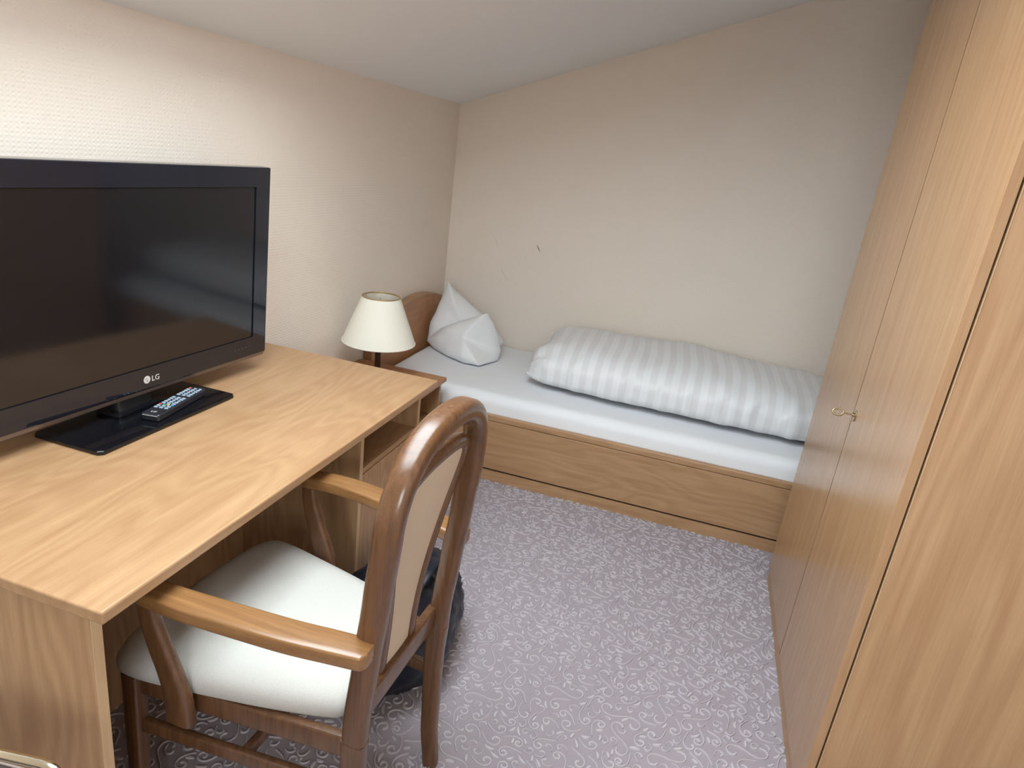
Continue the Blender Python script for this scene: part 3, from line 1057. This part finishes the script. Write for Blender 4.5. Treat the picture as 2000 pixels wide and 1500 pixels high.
# local frame: +u forward (towards the desk), +v away from the camera
def C3(u, v, w):
    return Vector((-u * math.cos(CH) + v * math.sin(CH), u * math.sin(CH) + v * math.cos(CH), w))
VR = .190
def post_u(z):
    tab = [(0, -.034), (.12, -.018), (.35, -.008), (.48, -.012), (.62, -.025), (.75, -.038), (.88, -.050), (1.06, -.062)]
    for (a, ua), (b, ub) in zip(tab, tab[1:]):
        if z <= b:
            t = (z - a) / (b - a)
            t = max(0, t)
            return ua + (ub - ua) * (t * t * (3 - 2 * t) * .4 + t * .6)
    return tab[-1][1]
FWD = C3(1, 0, 0)
SID = C3(0, 1, 0)
SPLIT = .425
for s in (-1, 1):
    pts = [C3(post_u(z), s * (VR - .016 * (1 - z / SPLIT)), z) for z in [i / 12 * SPLIT for i in range(13)]]
    sweep('leg', pts, FWD, lambda t: .019 + .006 * t, lambda t: .0165 + .003 * t, CHAIR_SHADED, ch, n=20, e=4)
# arched outer back: both posts and the bow are one bent piece
arch = []
ZB, ZT = .87, 1.047
for i in range(15):
    z = SPLIT + (ZB - SPLIT) * i / 14
    arch.append((-VR, z))
for i in range(1, 24):
    a = math.pi - math.pi * i / 24
    c_, s_ = math.cos(a), math.sin(a)
    arch.append((VR * math.copysign(abs(c_) ** .80, c_), ZB + (ZT - ZB) * abs(s_) ** .80))
for i in range(15):
    z = ZB - (ZB - SPLIT) * i / 14
    arch.append((VR, z))
path = [C3(post_u(z), v_, z) for v_, z in arch]
bow = lambda t: 0.5 - 0.5 * math.cos(2 * math.pi * t)
sweep('back_frame', path, FWD, lambda t: .0245 + .001 * bow(t), lambda t: .0195 + .004 * bow(t) ** 2, CHAIR_SHADED, ch, n=24, e=3.2)

# inner vase-shaped frame with its upholstered panel
def pan_u(z):
    return -.050 + (0.975 - z) * .128 + .010 * math.sin(math.pi * max(0, min(1, (z - .46) / .5)))
IN = [(.068, .462), (.066, .54), (.072, .62), (.088, .70), (.110, .78), (.130, .85), (.141, .895), (.139, .930), (.120, .951), (.075, .963), (0, .967)]
half = [Vector((v_, z, 0)) for v_, z in IN]
full = [(-p.x, p.y) for p in half] + [(p.x, p.y) for p in half[::-1][1:]]
ip = catmull([C3(pan_u(z), v_, z) for v_, z in full], 5)
sweep('inner_frame', ip, FWD, .0145, .0155, CHAIR_SHADED, ch, n=14, e=3)
fill = catmull([Vector((v_, z, 0)) for v_, z in full], 5)
Vp, Fp = [], []
nf = len(fill)
rows = 26
def width_at(z):
    best = None
    for a, b in zip(fill[:nf // 2], fill[1:nf // 2 + 1]):
        if (a.y - z) * (b.y - z) <= 0 and abs(a.y - b.y) > 1e-9:
            t = (z - a.y) / (b.y - a.y)
            best = abs(a.x + (b.x - a.x) * t)
    return best if best is not None else .06
cols = 10
for side, off in ((1, .010), (-1, -.010)):
    for i in range(rows + 1):
        z = .462 + (.963 - .462) * i / rows
        w = width_at(min(max(z, .4625), .960))
        for j in range(cols + 1):
            q = -1 + 2 * j / cols
            Vp.append(C3(pan_u(z) + off * (1 - .35 * q * q), w * q, z))
for b0 in (0, (rows + 1) * (cols + 1)):
    for i in range(rows):
        for j in range(cols):
            q = b0 + i * (cols + 1) + j
            Fp.append((q, q + 1, q + cols + 2, q + cols + 1))
pydata('back_panel', Vp, Fp, BACKF, ch, True)['label'] = 'beige upholstered back panel'

# rails under the seat
def bar(name, a, b, hu, hv, mat=CHAIR_SHADED, e=6):
    a, b = Vector(a), Vector(b)
    sweep(name, [C3(*a.lerp(b, i / 6)) for i in range(7)], (0, 0, 1), hv, hu, mat, ch, n=16, e=e)
bar('back_rail', (.004, -VR + .012, .452), (.004, VR - .012, .452), .012, .030)
for s in (-1, 1):
    bar('side_rail', (.010, s * .183, .395), (.480, s * .228, .395), .011, .026)
    bar('side_stretcher', (-.004, s * .188, .285), (.480, s * .232, .285), .009, .0165)
bar('front_rail', (.484, -.220, .392), (.484, .220, .392), .011, .028)
bar('cross_stretcher', (.235, -.205, .285), (.235, .205, .285), .009, .015)
for s in (-1, 1):
    pts = [C3(.488 + .006 * (1 - z / .42), s * .234, z) for z in [i / 8 * .42 for i in range(9)]]
    sweep('leg', pts, FWD, lambda t: .0165 + .004 * t, lambda t: .0155 + .003 * t, CHAIR_SHADED, ch, n=16, e=5)
# armrests and their curved supports
for s in (-1, 1):
    ap = catmull([C3(.430, s * .258, .662), C3(.39, s * .2645, .668), C3(.31, s * .267, .671), C3(.20, s * .258, .670), C3(.10, s * .246, .667), C3(.02, s * .231, .664), C3(-.032, s * .222, .662), C3(-.048, s * .221, .662)], 6)
    def aw(t):
        w_ = .0195 + .0115 * math.sin(math.pi * min(1, t * .62 + .15)) 
        if t > .93:
            w_ *= math.sqrt(max(.40, 1 - ((t - .93) / .075) ** 2))
        if t < .08:
            w_ *= .6 + .4 * t / .08
        return w_
    sweep('armrest', ap, (0, 0, 1), .0165, aw, CHAIR_LIT, ch, n=32, e=5.5, capr=.003)
    sp_ = catmull([C3(.412, s * .259, .650), C3(.405, s * .2585, .600), C3(.388, s * .258, .545), C3(.366, s * .2565, .485), C3(.352, s * .2545, .43), C3(.350, s * .252, .368)], 6)
    sweep('arm_support', sp_, FWD, lambda t: .018 + .013 * t, lambda t: .0125 + .002 * t, CHAIR_SHADED, ch, n=18, e=4.5)

# seat cushion
def seat():
    n, k = 15, 96
    V, Fc = [], []
    corners = [(.040, -.166), (.500, -.256), (.530, -.235), (.548, 0.0), (.530, .235), (.500, .256), (.040, .166), (.018, .0)]
    # rounded outline through control points
    outl = []
    raw = [Vector((a, b, 0)) for a, b in [(.030, -.10), (.034, -.150), (.065, -.172), (.20, -.208), (.34, -.236), (.46, -.256), (.515, -.250), (.545, -.20), (.556, -.10),
                                           (.558, 0), (.556, .10), (.545, .20), (.515, .250), (.46, .256), (.34, .236), (.20, .208), (.065, .172), (.034, .150), (.030, .10), (.028, 0)]]
    m_ = len(raw)
    for i in range(m_):
        p0, p1, p2, p3 = raw[i - 1], raw[i], raw[(i + 1) % m_], raw[(i + 2) % m_]
        for q in range(5):
            t = q / 5
            outl.append(.5 * ((2 * p1) + (p2 - p0) * t + (2 * p0 - 5 * p1 + 4 * p2 - p3) * t * t + (3 * p1 - p0 - 3 * p2 + p3) * t ** 3))
    nk = len(outl)
    cen = Vector((.30, 0, 0))
    prof = [(.0, .486), (.25, .486), (.5, .4845), (.7, .4815), (.85, .476), (.93, .470), (.975, .460), (1.0, .446), (.998, .432), (.975, .423), (.9, .420), (.0, .420)]
    for r_, z in prof:
        for p in outl:
            q = cen + (p - cen) * r_
            V.append(C3(q.x, q.y, z + .0015 * noise.noise(Vector((q.x * 9, q.y * 9, 2)))))
    for i in range(len(prof) - 1):
        for j in range(nk):
            Fc.append((i * nk + j, i * nk + (j + 1) % nk, (i + 1) * nk + (j + 1) % nk, (i + 1) * nk + j))
    me_o = pydata('seat', V, Fc, SEATF, ch, True)
    bm = bmesh.new(); bm.from_mesh(me_o.data)
    bmesh.ops.remove_doubles(bm, verts=bm.verts, dist=.0004)
    bm.to_mesh(me_o.data); bm.free()
    me_o['label'] = 'cream upholstered seat cushion'
seat()

# ------------------------------------------------------------------ bag on the carpet
def bag():
    t_ = thing('plastic_bag', (.842, -2.235, 0), 'crumpled dark navy bag on the carpet behind the armchair', 'bag')
    n, k = 46, 72
    V, Fc = [], []
    for i in range(n + 1):
        ph = math.pi * i / n
        for j in range(k):
            th = 2 * math.pi * j / k
            d = Vector((math.sin(ph) * math.cos(th), math.sin(ph) * math.sin(th), math.cos(ph)))
            e = 2.5
            rr = (abs(d.x) ** e + abs(d.y) ** e + abs(d.z) ** e) ** (-1 / e)
            p = Vector((d.x * .155 * rr, d.y * .235 * rr, d.z * .178 * rr))
            f1 = noise.noise(p * 7 + Vector((3, 1, 2))) * .030
            f2 = (abs(noise.noise(p * 17 + Vector((1, 8, 2)))) - .2) * -.026
            f3 = (abs(noise.noise(Vector((p.x * 40, p.y * 34, p.z * 18)))) - .2) * -.007
            p += d * (f1 + f2 + f3)
            # sags outwards at the foot, drawn in at the top
            h_ = (p.z + .165) / .33
            s = 1.06 - .25 * max(0, h_ - .55)
            p.x *= s; p.y *= s
            p.z = max(p.z, -.160) + .160
            V.append(p)
    for i in range(n):
        for j in range(k):
            Fc.append((i * k + j, i * k + (j + 1) % k, (i + 1) * k + (j + 1) % k, (i + 1) * k + j))
    o = pydata('bag_body', V, Fc, BAGM, t_, True)
    hp = catmull([(.06, .10, .29), (.075, .06, .345), (.085, -.01, .365), (.08, -.08, .345), (.06, -.12, .29)], 8)
    sweep('handle', hp, (1, 0, 0), .016, .003, BAGM, t_, n=10, e=2.5)
bag()

# ------------------------------------------------------------------ luggage rack by the desk end
def rack():
    t_ = thing('luggage_rack', (.468, -3.484, 0), 'brassy chrome tube luggage rack with a dark sling beside the desk end', 'luggage rack', rz=math.radians(9))
    for s, nm in ((1, 'tube_frame'), (-1, 'tube_frame')):
        pts = []
        xl, xr, r = -.30, .32, .05
        yt, yb = .19 * s, -.19 * s
        zt = .560
        def P(x, h):
            return Vector((x, yb + (yt - yb) * h, .012 + (zt - .012) * h))
        pts.append(P(xl, 0))
        pts.append(P(xl, .5))
        for q in range(9):
            a = math.pi - q / 8 * math.pi / 2
            pts.append(P(xl + r + r * math.cos(a), 1 - (r - r * math.sin(a)) / .62))
        for q in range(9):
            a = math.pi / 2 - q / 8 * math.pi / 2
            pts.append(P(xr - r + r * math.cos(a), 1 - (r - r * math.sin(a)) / .62))
        pts.append(P(xr, .5))
        pts.append(P(xr, 0))
        if s < 0:
            pts = [Vector((p.x * .94, p.y, p.z)) for p in pts]
        sweep(nm, pts, (0, 1, .3), .0085, .0085, TUBE, t_, n=14, e=2)
    # dark fabric sling between the two top rails, with a pale piped hem
    V, Fc = [], []
    hem = []
    n = 14
    for side in (0, 1):
        for i in range(n + 1):
            for x in (-.262, -.15, 0, .15, .272):
                y = .181 - .362 * i / n
                V.append((x, y, .555 - .035 * math.sin(math.pi * i / n) - side * .003))
    for side in (0, 1):
        for i in range(n):
            for j in range(4):
                q = side * (n + 1) * 5 + i * 5 + j
                Fc.append((q, q + 1, q + 6, q + 5))
    sl = pydata('sling', V, Fc, STRAP, t_, True)
    corner = [Vector((-.262, .180, .5555)), Vector((-.1, .180, .5555)), Vector((.1, .180, .5555)), Vector((.235, .180, .5555)), Vector((.264, .172, .553)), Vector((.274, .14, .538)), Vector((.274, .05, .516))]
    sweep('hem_piping', catmull(corner, 5), (0, 0, 1), .0022, .0022, PIPING, sl, n=8, e=2)
rack()
